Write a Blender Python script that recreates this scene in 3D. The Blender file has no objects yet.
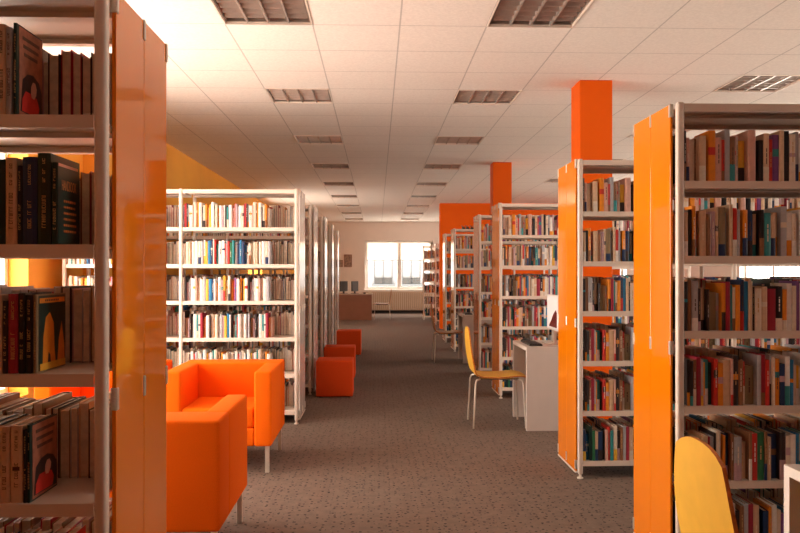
import bpy, bmesh, math, random
from mathutils import Vector, Matrix
C = bpy.context.scene.collection
PI = math.pi
TH = math.radians(1.757); SN, CS = math.sin(TH), math.cos(TH)

# ------------------------------------------------------------------ materials
M = {}
def mat(name, col, rough=0.5, metal=0.0, spec=0.5, noise=0.0, nscale=30.0, bump=0.0, bscale=200.0, coat=0.0, emit=None):
    m = bpy.data.materials.new(name); m.use_nodes = True
    nt = m.node_tree; b = nt.nodes['Principled BSDF']
    b.inputs['Base Color'].default_value = (*col, 1)
    b.inputs['Roughness'].default_value = rough
    b.inputs['Metallic'].default_value = metal
    b.inputs['Specular IOR Level'].default_value = spec
    b.inputs['Coat Weight'].default_value = coat
    b.inputs['Coat Roughness'].default_value = 0.03
    tc = nt.nodes.new('ShaderNodeTexCoord')
    if noise > 0:
        n = nt.nodes.new('ShaderNodeTexNoise'); n.inputs['Scale'].default_value = nscale; n.inputs['Detail'].default_value = 4
        nt.links.new(tc.outputs['Object'], n.inputs['Vector'])
        r = nt.nodes.new('ShaderNodeMapRange')
        r.inputs['From Min'].default_value = 0.3; r.inputs['From Max'].default_value = 0.7
        r.inputs['To Min'].default_value = 1 - noise; r.inputs['To Max'].default_value = 1 + noise
        nt.links.new(n.outputs['Fac'], r.inputs['Value'])
        x = nt.nodes.new('ShaderNodeMix'); x.data_type = 'RGBA'; x.blend_type = 'MULTIPLY'
        x.inputs[0].default_value = 1.0; x.inputs[6].default_value = (*col, 1)
        nt.links.new(r.outputs['Result'], x.inputs[7]); nt.links.new(x.outputs[2], b.inputs['Base Color'])
    if bump > 0:
        n = nt.nodes.new('ShaderNodeTexNoise'); n.inputs['Scale'].default_value = bscale; n.inputs['Detail'].default_value = 2
        nt.links.new(tc.outputs['Object'], n.inputs['Vector'])
        bp = nt.nodes.new('ShaderNodeBump'); bp.inputs['Strength'].default_value = bump; bp.inputs['Distance'].default_value = 0.002
        nt.links.new(n.outputs['Fac'], bp.inputs['Height']); nt.links.new(bp.outputs['Normal'], b.inputs['Normal'])
    if emit:
        b.inputs['Emission Color'].default_value = (*emit[0], 1); b.inputs['Emission Strength'].default_value = emit[1]
    M[name] = m
    return m

mat('shelf_metal', (0.78, 0.68, 0.59), 0.38, noise=0.03, nscale=6)
mat('orange_laminate', (0.85, 0.232, 0.003), 0.06, noise=0.02, nscale=3, spec=0.5, coat=0.3)
mat('white_laminate', (0.80, 0.74, 0.70), 0.12, noise=0.02, nscale=3)
mat('clip_metal', (0.72, 0.66, 0.58), 0.3, metal=0.6, noise=0.05)
mat('chrome', (0.62, 0.60, 0.58), 0.18, metal=1.0, noise=0.03)
mat('orange_paint', (0.80, 0.115, 0.002), 0.6, spec=.15, noise=0.02, nscale=4)
mat('yellow_paint', (0.84, 0.36, 0.035), 0.7, noise=0.03, nscale=3)
mat('white_paint', (0.80, 0.71, 0.64), 0.8, noise=0.02, nscale=3)
mat('window_white', (0.85, 0.83, 0.80), 0.4, noise=0.02)
mat('orange_fabric', (0.86, 0.142, 0.003), 0.85, spec=0.1, noise=0.07, nscale=250, bump=0.25, bscale=500)
mat('shaded_orange_fabric', (0.72, 0.075, 0.008), 0.85, spec=0.2, noise=0.07, nscale=250, bump=0.25, bscale=500)  # pouf fabric: the orange darkened and reddened to carry shade
mat('yellow_ply', (0.88, 0.50, 0.055), 0.4, noise=0.05, nscale=12)
mat('ply_edge', (0.55, 0.17, 0.03), 0.5, noise=0.2, nscale=90)
mat('brown_ply', (0.42, 0.20, 0.06), 0.4, noise=0.06, nscale=12)
mat('desk_laminate', (0.58, 0.50, 0.45), 0.4, noise=0.03, nscale=8)
mat('desk_edge', (0.80, 0.74, 0.69), 0.4, noise=0.02)
mat('counter_laminate', (0.30, 0.14, 0.085), 0.45, noise=0.06, nscale=6)
mat('counter_top', (0.55, 0.42, 0.34), 0.4, noise=0.04, nscale=6)
mat('dark_plastic', (0.02, 0.017, 0.016), 0.35, noise=0.1)
mat('white_plastic', (0.80, 0.78, 0.76), 0.3, noise=0.02)
mat('screen_red', (0.16, 0.012, 0.014), 0.2, noise=0.2, nscale=20)
mat('screen_white', (0.80, 0.74, 0.72), 0.25, noise=0.02, emit=((1.0, 0.92, 0.88), 0.25))
mat('radiator_cream', (0.66, 0.50, 0.36), 0.5, noise=0.03)
mat('baseboard_dark', (0.025, 0.018, 0.016), 0.6, noise=0.1)
mat('louvre_metal', (0.52, 0.44, 0.39), 0.25, metal=0.45, noise=0.1, nscale=15)
mat('lamp_housing', (0.36, 0.29, 0.25), 0.3, metal=0.6, noise=0.15, nscale=12)
mat('lamp_tube', (0.75, 0.70, 0.64), 0.35, noise=0.02)
mat('blind_fabric', (0.82, 0.76, 0.70), 0.8, noise=0.02)
mat('facade_plaster', (0.14, 0.145, 0.155), 0.9, noise=0.04, nscale=2)
mat('facade_window', (0.11, 0.115, 0.12), 0.6)
mat('planter_dark', (0.008, 0.008, 0.008), 0.8, noise=0.4, nscale=8)
mat('frame_dark', (0.03, 0.035, 0.04), 0.5, noise=0.05)
mat('poster_brown', (0.30, 0.20, 0.15), 0.6, noise=0.5, nscale=14)
mat('paper', (0.70, 0.60, 0.47), 0.85, noise=0.10, nscale=60)
mat('paper_rear', (0.74, 0.66, 0.56), 0.85, noise=0.12, nscale=60)
mat('gold_foil', (0.62, 0.40, 0.18), 0.5, noise=0.2, nscale=60)
mat('cover_terracotta', (0.36, 0.14, 0.085), 0.5, noise=0.25, nscale=40)
mat('cover_orange', (0.60, 0.22, 0.07), 0.5, noise=0.15, nscale=60)
mat('dark_ink', (0.10, 0.05, 0.035), 0.6, noise=0.2, nscale=60)

def glass():
    m = bpy.data.materials.new('window_glass'); m.use_nodes = True; nt = m.node_tree
    nt.nodes.remove(nt.nodes['Principled BSDF'])
    t = nt.nodes.new('ShaderNodeBsdfTransparent'); g = nt.nodes.new('ShaderNodeBsdfGlossy'); g.inputs['Roughness'].default_value = 0.02
    x = nt.nodes.new('ShaderNodeMixShader'); x.inputs[0].default_value = 0.035
    nt.links.new(t.outputs[0], x.inputs[1]); nt.links.new(g.outputs[0], x.inputs[2])
    nt.links.new(x.outputs[0], nt.nodes['Material Output'].inputs['Surface'])
    M['glass'] = m
glass()

def math_node(nt, op, a=None, b=None, c=None):
    n = nt.nodes.new('ShaderNodeMath'); n.operation = op
    for i, v in enumerate((a, b, c)):
        if v is None: continue
        if isinstance(v, (int, float)): n.inputs[i].default_value = v
        else: nt.links.new(v, n.inputs[i])
    return n.outputs[0]

def ceiling_mat():
    m = mat('ceiling_tile', (0.86, 0.81, 0.75), 0.9, spec=0.2); nt = m.node_tree; b = nt.nodes['Principled BSDF']
    tc = nt.nodes.new('ShaderNodeTexCoord'); sp = nt.nodes.new('ShaderNodeSeparateXYZ')
    nt.links.new(tc.outputs['Object'], sp.inputs[0])
    def groove(axis, off, w):
        f = math_node(nt, 'FRACT', math_node(nt, 'DIVIDE', math_node(nt, 'SUBTRACT', sp.outputs[axis], off - 60.0), 0.6))
        d = math_node(nt, 'ABSOLUTE', math_node(nt, 'SUBTRACT', f, 0.5))
        return math_node(nt, 'GREATER_THAN', d, 0.5 - w / 0.6)
    gx = groove('X', 0.158, 0.0055); gy = groove('Y', 5.17, 0.0045)
    g = math_node(nt, 'MAXIMUM', gx, gy)
    n = nt.nodes.new('ShaderNodeTexNoise'); n.inputs['Scale'].default_value = 55; n.inputs['Detail'].default_value = 6
    nt.links.new(tc.outputs['Object'], n.inputs['Vector'])
    r = nt.nodes.new('ShaderNodeMapRange'); r.inputs['From Min'].default_value = .3; r.inputs['From Max'].default_value = .7
    r.inputs['To Min'].default_value = 0.93; r.inputs['To Max'].default_value = 1.04
    nt.links.new(n.outputs['Fac'], r.inputs['Value'])
    k = math_node(nt, 'MULTIPLY', r.outputs[0], math_node(nt, 'SUBTRACT', 1.0, math_node(nt, 'MULTIPLY', g, 0.34)))
    x = nt.nodes.new('ShaderNodeMix'); x.data_type = 'RGBA'; x.blend_type = 'MULTIPLY'; x.inputs[0].default_value = 1
    x.inputs[6].default_value = (0.86, 0.81, 0.75, 1); nt.links.new(k, x.inputs[7]); nt.links.new(x.outputs[2], b.inputs['Base Color'])
ceiling_mat()

def floor_mat():
    base = (0.165, 0.120, 0.096)
    m = mat('carpet', base, 0.85, spec=0.25, bump=0.3, bscale=300); nt = m.node_tree; b = nt.nodes['Principled BSDF']
    tc = nt.nodes.new('ShaderNodeTexCoord')
    def flecks(scale, thr, seed, dens):
        mp = nt.nodes.new('ShaderNodeMapping'); mp.inputs['Location'].default_value = (seed, seed * 1.7, 0)
        mp.inputs['Scale'].default_value = (1.0, 1.0, 1.0)
        nt.links.new(tc.outputs['Object'], mp.inputs['Vector'])
        v = nt.nodes.new('ShaderNodeTexVoronoi'); v.voronoi_dimensions = '2D'; v.inputs['Scale'].default_value = scale; v.inputs['Randomness'].default_value = 0.75
        nt.links.new(mp.outputs[0], v.inputs['Vector'])
        s = nt.nodes.new('ShaderNodeSeparateColor'); nt.links.new(v.outputs['Color'], s.inputs[0])
        on = math_node(nt, 'LESS_THAN', s.outputs[0], dens)
        near = math_node(nt, 'LESS_THAN', v.outputs['Distance'], thr)
        return math_node(nt, 'MULTIPLY', on, near)
    f = math_node(nt, 'MAXIMUM', flecks(19, 0.15, 3.1, 0.6), flecks(31, 0.14, 9.7, 0.4))
    lt = flecks(21, 0.16, 17.3, 0.3)
    n = nt.nodes.new('ShaderNodeTexNoise'); n.inputs['Scale'].default_value = 14; n.inputs['Detail'].default_value = 8; n.inputs['Roughness'].default_value = .7
    nt.links.new(tc.outputs['Object'], n.inputs['Vector'])
    r = nt.nodes.new('ShaderNodeMapRange'); r.inputs['From Min'].default_value = .3; r.inputs['From Max'].default_value = .7
    r.inputs['To Min'].default_value = 0.82; r.inputs['To Max'].default_value = 1.18
    nt.links.new(n.outputs['Fac'], r.inputs['Value'])
    k = math_node(nt, 'MULTIPLY', r.outputs[0], math_node(nt, 'SUBTRACT', 1.0, math_node(nt, 'MULTIPLY', f, 0.78)))
    k = math_node(nt, 'MULTIPLY', k, math_node(nt, 'ADD', 1.0, math_node(nt, 'MULTIPLY', lt, 0.18)))
    x = nt.nodes.new('ShaderNodeMix'); x.data_type = 'RGBA'; x.blend_type = 'MULTIPLY'; x.inputs[0].default_value = 1
    x.inputs[6].default_value = (*base, 1); nt.links.new(k, x.inputs[7]); nt.links.new(x.outputs[2], b.inputs['Base Color'])
floor_mat()

# ------------------------------------------------------------------ mesh helpers
class MB:
    """collects boxes, tubes and faces; build() links them as one mesh object"""
    def __init__(s): s.v = []; s.f = []; s.m = []
    def quad(s, pts, mi=0):
        n = len(s.v); s.v += [tuple(p) for p in pts]; s.f.append(tuple(range(n, n + len(pts)))); s.m.append(mi)
    def box(s, x0, x1, y0, y1, z0, z1, mi=0, skip=''):
        n = len(s.v)
        s.v += [(x0, y0, z0), (x1, y0, z0), (x1, y1, z0), (x0, y1, z0), (x0, y0, z1), (x1, y0, z1), (x1, y1, z1), (x0, y1, z1)]
        for k, q in (('b', (0, 3, 2, 1)), ('t', (4, 5, 6, 7)), ('f', (0, 1, 5, 4)), ('k', (2, 3, 7, 6)), ('l', (3, 0, 4, 7)), ('r', (1, 2, 6, 5))):
            if k in skip: continue
            s.f.append(tuple(n + i for i in q)); s.m.append(mi)
        return s
    def prism(s, poly, z0, z1, mi=0):
        n = len(s.v); k = len(poly)
        s.v += [(x, y, z0) for x, y in poly] + [(x, y, z1) for x, y in poly]
        for i in range(k):
            j = (i + 1) % k; s.f.append((n + i, n + j, n + k + j, n + k + i)); s.m.append(mi)
        s.f.append(tuple(range(n + k - 1, n - 1, -1))); s.m.append(mi)
        s.f.append(tuple(range(n + k, n + 2 * k))); s.m.append(mi)
        return s
    def cyl(s, x, y, z0, z1, r, seg=12, mi=0, r2=None):
        r2 = r if r2 is None else r2
        n = len(s.v)
        for z, rr in ((z0, r), (z1, r2)):
            s.v += [(x + rr * math.cos(2 * PI * i / seg), y + rr * math.sin(2 * PI * i / seg), z) for i in range(seg)]
        for i in range(seg):
            j = (i + 1) % seg; s.f.append((n + i, n + j, n + seg + j, n + seg + i)); s.m.append(mi)
        s.f.append(tuple(range(n + seg - 1, n - 1, -1))); s.m.append(mi)
        s.f.append(tuple(range(n + seg, n + 2 * seg))); s.m.append(mi)
        return s
    def tube(s, pts, r, seg=8, mi=0):
        pts = [Vector(p) for p in pts]; n = len(s.v); K = len(pts)
        up = None
        for i, p in enumerate(pts):
            d = (pts[min(i + 1, K - 1)] - pts[max(i - 1, 0)]).normalized()
            if up is None:
                up = d.orthogonal().normalized()
            up = (up - d * up.dot(d)).normalized(); w = d.cross(up)
            s.v += [tuple(p + (up * math.cos(2 * PI * k / seg) + w * math.sin(2 * PI * k / seg)) * r) for k in range(seg)]
        for i in range(K - 1):
            for k in range(seg):
                k2 = (k + 1) % seg
                s.f.append((n + i * seg + k, n + i * seg + k2, n + (i + 1) * seg + k2, n + (i + 1) * seg + k)); s.m.append(mi)
        s.f.append(tuple(n + k for k in range(seg - 1, -1, -1))); s.m.append(mi)
        s.f.append(tuple(n + (K - 1) * seg + k for k in range(seg))); s.m.append(mi)
        return s
    def mesh(s, name, mats, bevel=0.0, segs=2, smooth=False, fixn=False):
        me = bpy.data.meshes.new(name); me.from_pydata(s.v, [], s.f)
        for m in mats: me.materials.append(M[m])
        me.polygons.foreach_set('material_index', s.m)
        if bevel > 0 or fixn:
            bm = bmesh.new(); bm.from_mesh(me)
            if bevel > 0:
                bmesh.ops.remove_doubles(bm, verts=bm.verts, dist=1e-6)
                bmesh.ops.bevel(bm, geom=list(bm.edges), offset=bevel, segments=segs, profile=0.5, affect='EDGES', clamp_overlap=True)
            bmesh.ops.recalc_face_normals(bm, faces=bm.faces)
            bm.to_mesh(me); bm.free()
        if smooth:
            me.shade_smooth(); me.set_sharp_from_angle(angle=math.radians(40))
        me.update()
        return me
    def build(s, name, mats, parent=None, bevel=0.0, segs=2, smooth=False, fixn=False, loc=None):
        if isinstance(mats, str): mats = [mats]
        return link(name, s.mesh(name, mats, bevel, segs, smooth, fixn), parent, loc)

def link(name, me, parent=None, loc=None):
    o = bpy.data.objects.new(name, me); C.objects.link(o)
    if parent: o.parent = parent
    if loc: o.location = loc
    return o
def tag(o, label=None, cat=None, group=None, kind=None):
    if label: o['label'] = label
    if cat: o['category'] = cat
    if group: o['group'] = group
    if kind: o['kind'] = kind
    return o
def empty(name, loc, label, cat, group=None, rz=0.0):
    o = bpy.data.objects.new(name, None); C.objects.link(o); o.location = loc; o.rotation_euler = (0, 0, rz)
    o.empty_display_size = 0.1
    return tag(o, label, cat, group)
def copy_tree(o, parent=None):
    kids = list(o.children)
    c = o.copy(); C.objects.link(c)
    if parent: c.parent = parent
    for ch in kids: copy_tree(ch, c)
    return c
def struct(name, mb, mats, parent=None, **k):
    o = mb.build(name, mats, parent, **k); o['kind'] = 'structure'; return o

# ------------------------------------------------------------------ the room shell
ZC = 3.10
XL0, XL1, XR = -3.0, -2.77, 7.5
YB, YF = -4.0, 25.4
struct('floor', MB().box(XL0 - .3, XR + .3, YB - .3, YF + .3, -0.12, 0), 'carpet')

# ceiling with an opening for every light
LX = {0: (-1.042, -0.442), 1: (0.758, 1.358), 2: (3.158, 3.758)}
lights = []
for k in range(9):
    lights.append((0, k, 4.57 + 2.4 * k)); lights.append((1, k, 4.57 + 2.4 * k))
for k in range(4):
    lights.append((2, k, 6.37 + 2.4 * k))
holes = {(round((LX[c][0] - .158) / .6), round((y - 5.17) / .6)) for c, k, y in lights}
cb = MB()
for i in range(-6, 13):
    for j in range(-16, 35):
        if (i, j) in holes: continue
        x0, y0 = .158 + .6 * i, 5.17 + .6 * j
        x0c, x1c = max(x0, XL0 - .2), min(x0 + .6, XR + .2); y0c, y1c = max(y0, YB - .2), min(y0 + .6, YF + .2)
        if x1c - x0c < .01 or y1c - y0c < .01: continue
        cb.box(x0c, x1c, y0c, y1c, ZC, ZC + .02)
cb.box(XL0 - .3, XR + .3, YB - .3, YF + .3, ZC + .25, ZC + .4)
struct('ceiling', cb, 'ceiling_tile')

def wall_x(name, xa, xb, ya, yb, wins, m):
    b = MB(); y = ya
    for (w0, w1, z0, z1) in sorted(wins):
        b.box(xa, xb, y, w0, 0, ZC); b.box(xa, xb, w0, w1, 0, z0); b.box(xa, xb, w0, w1, z1, ZC); y = w1
    b.box(xa, xb, y, yb, 0, ZC)
    return struct(name, b, m)
WL = [(2.75, 4.55, 0.35, 2.62), (4.75, 6.55, 0.35, 2.62)]
WL_ADDED = [(16.2, 18.2, 0.9, 2.6)]  # unseen window added to brighten the far end
wall_x('wall_left', XL0 - .25, XL0, YB, 7.75, WL, 'yellow_paint')
wall_x('wall_left_rear', XL0 - .25, XL1, 7.75, YF + .2, WL_ADDED, 'yellow_paint')
WR = [(y_, y_ + 2.2, 0.9, 2.7) for y_ in (2.7, 6.3, 10.3, 13.1, 19.5, 22.3)]  # unseen windows, spaced for the light they give panels and ceiling
wall_x('wall_right', XR, XR + .25, YB, YF + .2, WR, 'white_paint')
struct('wall_back', MB().box(XL0 - .25, XR + .25, YB - .25, YB, 0, ZC), 'orange_paint')  # unseen wall, coloured orange to bounce warm light forward
FW = (-0.41, 1.90, 0.80, 2.46)
b = MB()
b.box(XL0 - .25, FW[0], YF, YF + .3, 0, ZC); b.box(FW[1], XR + .25, YF, YF + .3, 0, ZC)
b.box(FW[0], FW[1], YF, YF + .3, 0, FW[2]); b.box(FW[0], FW[1], YF, YF + .3, FW[3], ZC)
struct('wall_far', b, 'white_paint')
struct('wall_partition', MB().box(1.56, 6.05, 18.48, 18.78, 0, ZC), 'orange_paint')
struct('baseboard_far', MB().box(-1.6, 6.0, YF - .02, YF, 0, .10), 'baseboard_dark')
struct('baseboard_left', MB().box(XL1, XL1 + .015, 7.75, YF, 0, .08), 'baseboard_dark')

def window_side(n, x, sx, w):
    y0, y1, z0, z1 = w; t = .06; xa, xb = sorted((x, x + sx * .08))
    f = MB()
    f.box(xa, xb, y0, y0 + t, z0, z1); f.box(xa, xb, y1 - t, y1, z0, z1)
    f.box(xa, xb, y0 + t, y1 - t, z0, z0 + t); f.box(xa, xb, y0 + t, y1 - t, z1 - t, z1)
    ym = (y0 + y1) / 2; f.box(xa, xb, ym - .035, ym + .035, z0 + t, z1 - t)
    w_ = struct('window_%d' % n, f, 'window_white', bevel=0.004, segs=1)
    xg = (xa + xb) / 2
    g = MB().box(xg - .003, xg + .003, y0 + t, ym - .035, z0 + t, z1 - t).box(xg - .003, xg + .003, ym + .035, y1 - t, z0 + t, z1 - t)
    g.build('window_glass', 'glass', w_)['kind'] = 'structure'
    s = MB().box(*sorted((x + sx * .0, x - sx * .23)), y0, y1, z0 - .03, z0 - .001)
for i, w in enumerate(WL): window_side(i + 1, XL0 - .17, -1, w)
for i, w in enumerate(WL_ADDED): window_side(i + 3, XL0 - .17, -1, w)
for i, w in enumerate(WR): window_side(i + 4, XR + .12, 1, w)

# far window: frame with two casements under a roller blind
_nt = M['blind_fabric'].node_tree; _tr = _nt.nodes.new('ShaderNodeBsdfTranslucent'); _tr.inputs[0].default_value = (.82, .76, .70, 1)
_mx = _nt.nodes.new('ShaderNodeMixShader'); _mx.inputs[0].default_value = .75
_nt.links.new(_nt.nodes['Principled BSDF'].outputs[0], _mx.inputs[1]); _nt.links.new(_tr.outputs[0], _mx.inputs[2]); _nt.links.new(_mx.outputs[0], _nt.nodes['Material Output'].inputs['Surface'])
f = MB(); y0, y1 = YF + .16, YF + .22
f.box(FW[0], FW[0] + .10, y0, y1, FW[2], FW[3]); f.box(FW[1] - .10, FW[1], y0, y1, FW[2], FW[3])
f.box(FW[0] + .1, FW[1] - .1, y0, y1, FW[3] - .08, FW[3]); f.box(FW[0] + .1, FW[1] - .1, y0, y1, FW[2], FW[2] + .10)
f.box(.69, .83, y0, y1, FW[2] + .10, FW[3] - .08)
wf = struct('window_12', f, 'window_white', bevel=.006, segs=1)
g = MB().box(FW[0] + .1, .69, YF + .185, YF + .191, .90, 2.38).box(.83, 1.80, YF + .185, YF + .191, .90, 2.38)
g.build('window_glass', 'glass', wf)['kind'] = 'structure'
struct('trim_1', MB().box(FW[0] - .03, FW[1] + .03, YF - .05, YF + .155, FW[2] - .03, FW[2] - .001), 'window_white', bevel=.005)
bl = empty('roller_blind', (0, 0, 0), 'pale roller blind pulled halfway down the far window', 'blind')
MB().box(FW[0] + .03, FW[1] - .03, YF + .135, YF + .139, 1.82, 2.40).build('blind_cloth', 'blind_fabric', bl)
MB().box(FW[0] + .03, FW[1] - .03, YF + .130, YF + .144, 1.795, 1.82).build('bottom_bar', 'window_white', bl, bevel=.003)
MB().tube([(FW[0] + .02, YF + .125, 2.425), (FW[1] - .02, YF + .125, 2.425)], .028, 12).build('roller', 'window_white', bl, smooth=True)
MB().tube([(FW[1] - .03, YF + .09, 2.41), (FW[1] - .03, YF + .09, 2.05)], .006, 6).build('pull_cord', 'frame_dark', bl)

# the facade across the street
fb = empty('street_building', (0, 40, -4), 'white building across the street seen through the far window', 'building')
wl = MB().box(-14, 14, 0, 6, 0, 16)
wl.build('wall', 'facade_plaster', fb)
sc_ = 40.0 / YF
for k, cx in enumerate((0.215 * sc_, 1.16 * sc_)):
    w = MB(); z0 = 4 + 1.4 - 6.0 * 40 / 750; z1 = 4 + 2.3; hw = .47
    w.box(cx - hw, cx + hw, -.06, -.002, z0, z1)
    fr = MB()
    for x in (cx - hw, cx, cx + hw): fr.box(x - .03, x + .03, -.1, -.061, z0, z1)
    wn = w.build('window', 'facade_window', fb); fr.build('window_frame', 'frame_dark', wn)
    pl = MB().box(cx - hw, cx - .04, -.34, -.12, z0 - .30, z0 + .02).box(cx + .04, cx + hw, -.34, -.12, z0 - .30, z0 + .02)
    pl.build('planter', 'planter_dark', fb, bevel=.02)
    MB().box(cx - .62, cx + .62, -.36, -.001, z0 - .48, z0 - .31).build('window_ledge', 'frame_dark', fb)

# columns
for n, (y, lab) in enumerate(((6.585, 'square orange column rising behind the second bookcase on the right'), (11.55, 'square orange column farther back, behind the third right bookcase'))):
    o = MB().box(1.793, 2.085, y, y + .292, 0, ZC).build('column', 'orange_paint', bevel=.004, segs=1)
    tag(o, lab, 'column', 'square orange columns', 'structure')

# ------------------------------------------------------------------ ceiling lights
fr = MB(); t = .009
fr.box(0, .6, 0, t, -.006, .012); fr.box(0, .6, .6 - t, .6, -.006, .012); fr.box(0, t, t, .6 - t, -.006, .012); fr.box(.6 - t, .6, t, .6 - t, -.006, .012)
fr_me = fr.mesh('light_frame', ['shelf_metal'])
hs = MB()
for (a, b_, c, d, e, f_) in ((.004, .018, .004, .596, .012, .13), (.582, .596, .004, .596, .012, .13), (.018, .582, .004, .018, .012, .13), (.018, .582, .582, .596, .012, .13), (.004, .596, .004, .596, .13, .14)):
    hs.box(a, b_, c, d, e, f_)
hs_me = hs.mesh('light_housing', ['lamp_housing'])
lv = MB()
for k in range(1, 4):
    x = .022 + .139 * k
    lv.prism([(x - .006, .023), (x + .006, .023), (x + .006, .577), (x - .006, .577)], .0, .055)
for k in range(1, 6):
    y = .022 + .0927 * k
    for q in range(4):
        x0 = .0225 + .139 * q + .0045; x1 = x0 + .1295
        n = len(lv.v)
        lv.v += [(x0, y - .002, .004), (x1, y - .002, .004), (x1, y + .002, .004), (x0, y + .002, .004),
                 (x0, y - .017, .052), (x1, y - .017, .052), (x1, y + .017, .052), (x0, y + .017, .052)]
        for qd in ((0, 3, 2, 1), (4, 5, 6, 7), (0, 1, 5, 4), (2, 3, 7, 6), (3, 0, 4, 7), (1, 2, 6, 5)):
            lv.f.append(tuple(n + i for i in qd)); lv.m.append(0)
lv_me = lv.mesh('light_louvre', ['louvre_metal'])
tb = [MB().tube([(.092 + .139 * q, .02, .092), (.092 + .139 * q, .58, .092)], .013, 10).mesh('light_tube', ['lamp_tube'], smooth=True) for q in range(4)]
ORD = ['', 'first', 'second', 'third', 'fourth', 'fifth', 'sixth', 'seventh', 'eighth', 'ninth', 'tenth']
rowname = {0: 'left row', 1: 'middle row above the aisle', 2: 'right row'}
for (c, k, y) in lights:
    r = empty('ceiling_light', (LX[c][0], y, ZC), 'square louvred ceiling light, %s from the front in the %s' % (ORD[k + 1], rowname[c]), 'ceiling light', 'recessed louvred ceiling lights')
    link('frame', fr_me, r); link('housing', hs_me, r); link('louvre', lv_me, r)
    for q in range(4): link('tube', tb[q], r)

# ------------------------------------------------------------------ bookcases
LV = [0.12, 0.458, 0.796, 1.134, 1.472, 1.81]
ZT = 2.158
DEP = 0.55; SDEP = 0.475
def rounded_post(x, y):
    return MB().box(x - .0165, x + .0165, y, y + .034, .03, 2.166).mesh('post', ['shelf_metal'], bevel=.010, segs=3, smooth=True)
post_me = rounded_post(0, 0)
foot_me = MB().cyl(0, .017, 0, .008, .021, 14).cyl(0, .017, .008, .030, .009, 10).mesh('foot', ['shelf_metal'])
shelf_cache = {}
def shelf_mesh(w, top=False):
    key = round(w, 4)
    if key not in shelf_cache:
        b = MB(); d = SDEP
        b.box(0, w, 0.003, d, -.006, 0)
        b.box(0, w, 0, .003, -.034, 0); b.box(0, w, .003, .030, -.034, -.031)
        b.box(0, w, d - .003, d, -.030, -.006); b.box(0, w, d - .03, d - .003, -.030, -.027)
        b.box(.0, w, d * .5 - .02, d * .5 + .02, -.022, -.006)
        shelf_cache[key] = b.mesh('shelf', ['shelf_metal'])
    return shelf_cache[key]
def panel_mesh(side, m):
    return MB().box(0, .012, 0, .2455, .035, 2.172).mesh('end_panel', [m], bevel=.0022, segs=2)
panel_me = {m: panel_mesh(0, m) for m in ('orange_laminate', 'white_laminate')}
clip_me = MB().box(-.004, .016, -.008, .008, 0, .062).mesh('panel_clip', ['clip_metal'], bevel=.002, segs=1)
rail_me = MB().box(-.003, .015, 0, .2455, .024, .0345).mesh('panel_rail', ['shelf_metal'])

UNITS = {}
def bookcase(key, posts, y, side, pm, label, panels=(0,), px=None, py=.085):
    """posts: x of post centres; side -1: aisle end on the left, +1: on the right"""
    r = empty('bookcase', (posts[0], y, 0), label, 'bookcase', 'double-sided library bookcases')
    ox = posts[0]
    for x in posts:
        for yy in (0, DEP - .034):
            xi = x - ox
            if yy > 0 and x == min(posts): xi += .022
            if yy > 0 and x == max(posts): xi -= .022
            link('post', post_me, r, (xi, yy, 0)); link('foot', foot_me, r, (xi, yy, 0))
    for a, b_ in zip(posts[:-1], posts[1:]):
        w = b_ - a - .034; me = shelf_mesh(w)
        for z in LV + [ZT]:
            link('shelf', me, r, (a - ox + .017, .004, z))
    ends = {-1: min(posts), 1: max(posts)}
    for s in ([side] if panels == (0,) else [-1, 1]):
        x = (px if px is not None else ends[s] + s * .0115) - ox - (.012 if s > 0 else 0)
        for k in range(2):
            p = link('end_panel', panel_me[pm], r, (x, py + k * .2475, 0))
            if s == side: p['label'] = ('orange' if pm.startswith('o') else 'white') + ' glossy end panel'
            link('panel_rail', rail_me, p)
            for z in (2.112, 1.02, .05):
                if k == 0: link('panel_clip', clip_me, p, (0, .006, z))
                link('panel_clip', clip_me, p, (0, .2465 if k == 0 else .2415, z))
    UNITS[key] = (posts, y, side)
    return r
PR = [1.3715, 2.4265, 3.4815]
PL = [-0.7345, -1.7895, -2.8445][::-1]
bookcase('A', [x - .007 for x in PR], 3.325, -1, 'orange_laminate', 'nearest bookcase on the right with glossy orange end panel', px=1.348)
bookcase('B', [x + .006 for x in PR], 5.03, -1, 'orange_laminate', 'second bookcase on the right, in front of the orange column', px=1.36, py=.07)
bookcase('C', PR, 8.26, -1, 'orange_laminate', 'third bookcase on the right, behind the white desk and yellow chair')
bookcase('D', PR, 9.95, -1, 'orange_laminate', 'fourth bookcase on the right, partly hidden behind the third')
bookcase('E', PR, 13.18, -1, 'orange_laminate', 'fifth bookcase on the right with small dark things on top')
bookcase('F', PR, 14.90, -1, 'orange_laminate', 'sixth bookcase on the right, just before the orange wall')
bookcase('H', [1.575, 2.60], 20.0, -1, 'orange_laminate', 'orange-ended bookcase half hidden behind the edge of the orange wall')
bookcase('G', [1.3715, 2.40], 21.9, -1, 'orange_laminate', 'farthest bookcase, right in front of the far window')
bookcase('J', [x + .0125 for x in PL], 1.975, 1, 'orange_laminate', 'nearest bookcase on the left with reflecting orange end panel', px=-.715, py=.105)
bookcase('K', [x - .007 for x in PL], 6.92, 1, 'white_laminate', 'bright white bookcase facing us behind the orange armchairs', px=-.718, py=.10)
PL2 = [-0.765, -1.70, -2.635][::-1]
for key, y, lab in (('L', 8.58, 'second white bookcase in the left row, end-on behind the bright one'), ('N', 10.33, 'third bookcase of the left row, seen as a narrow white end'),
                    ('P', 12.02, 'fourth bookcase of the left row, seen as a narrow end'), ('Q', 13.71, 'last bookcase of the left row, next to the brown counter')):
    bookcase(key, PL2[:], y, 1, 'white_laminate', lab, px=-.722)

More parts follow.
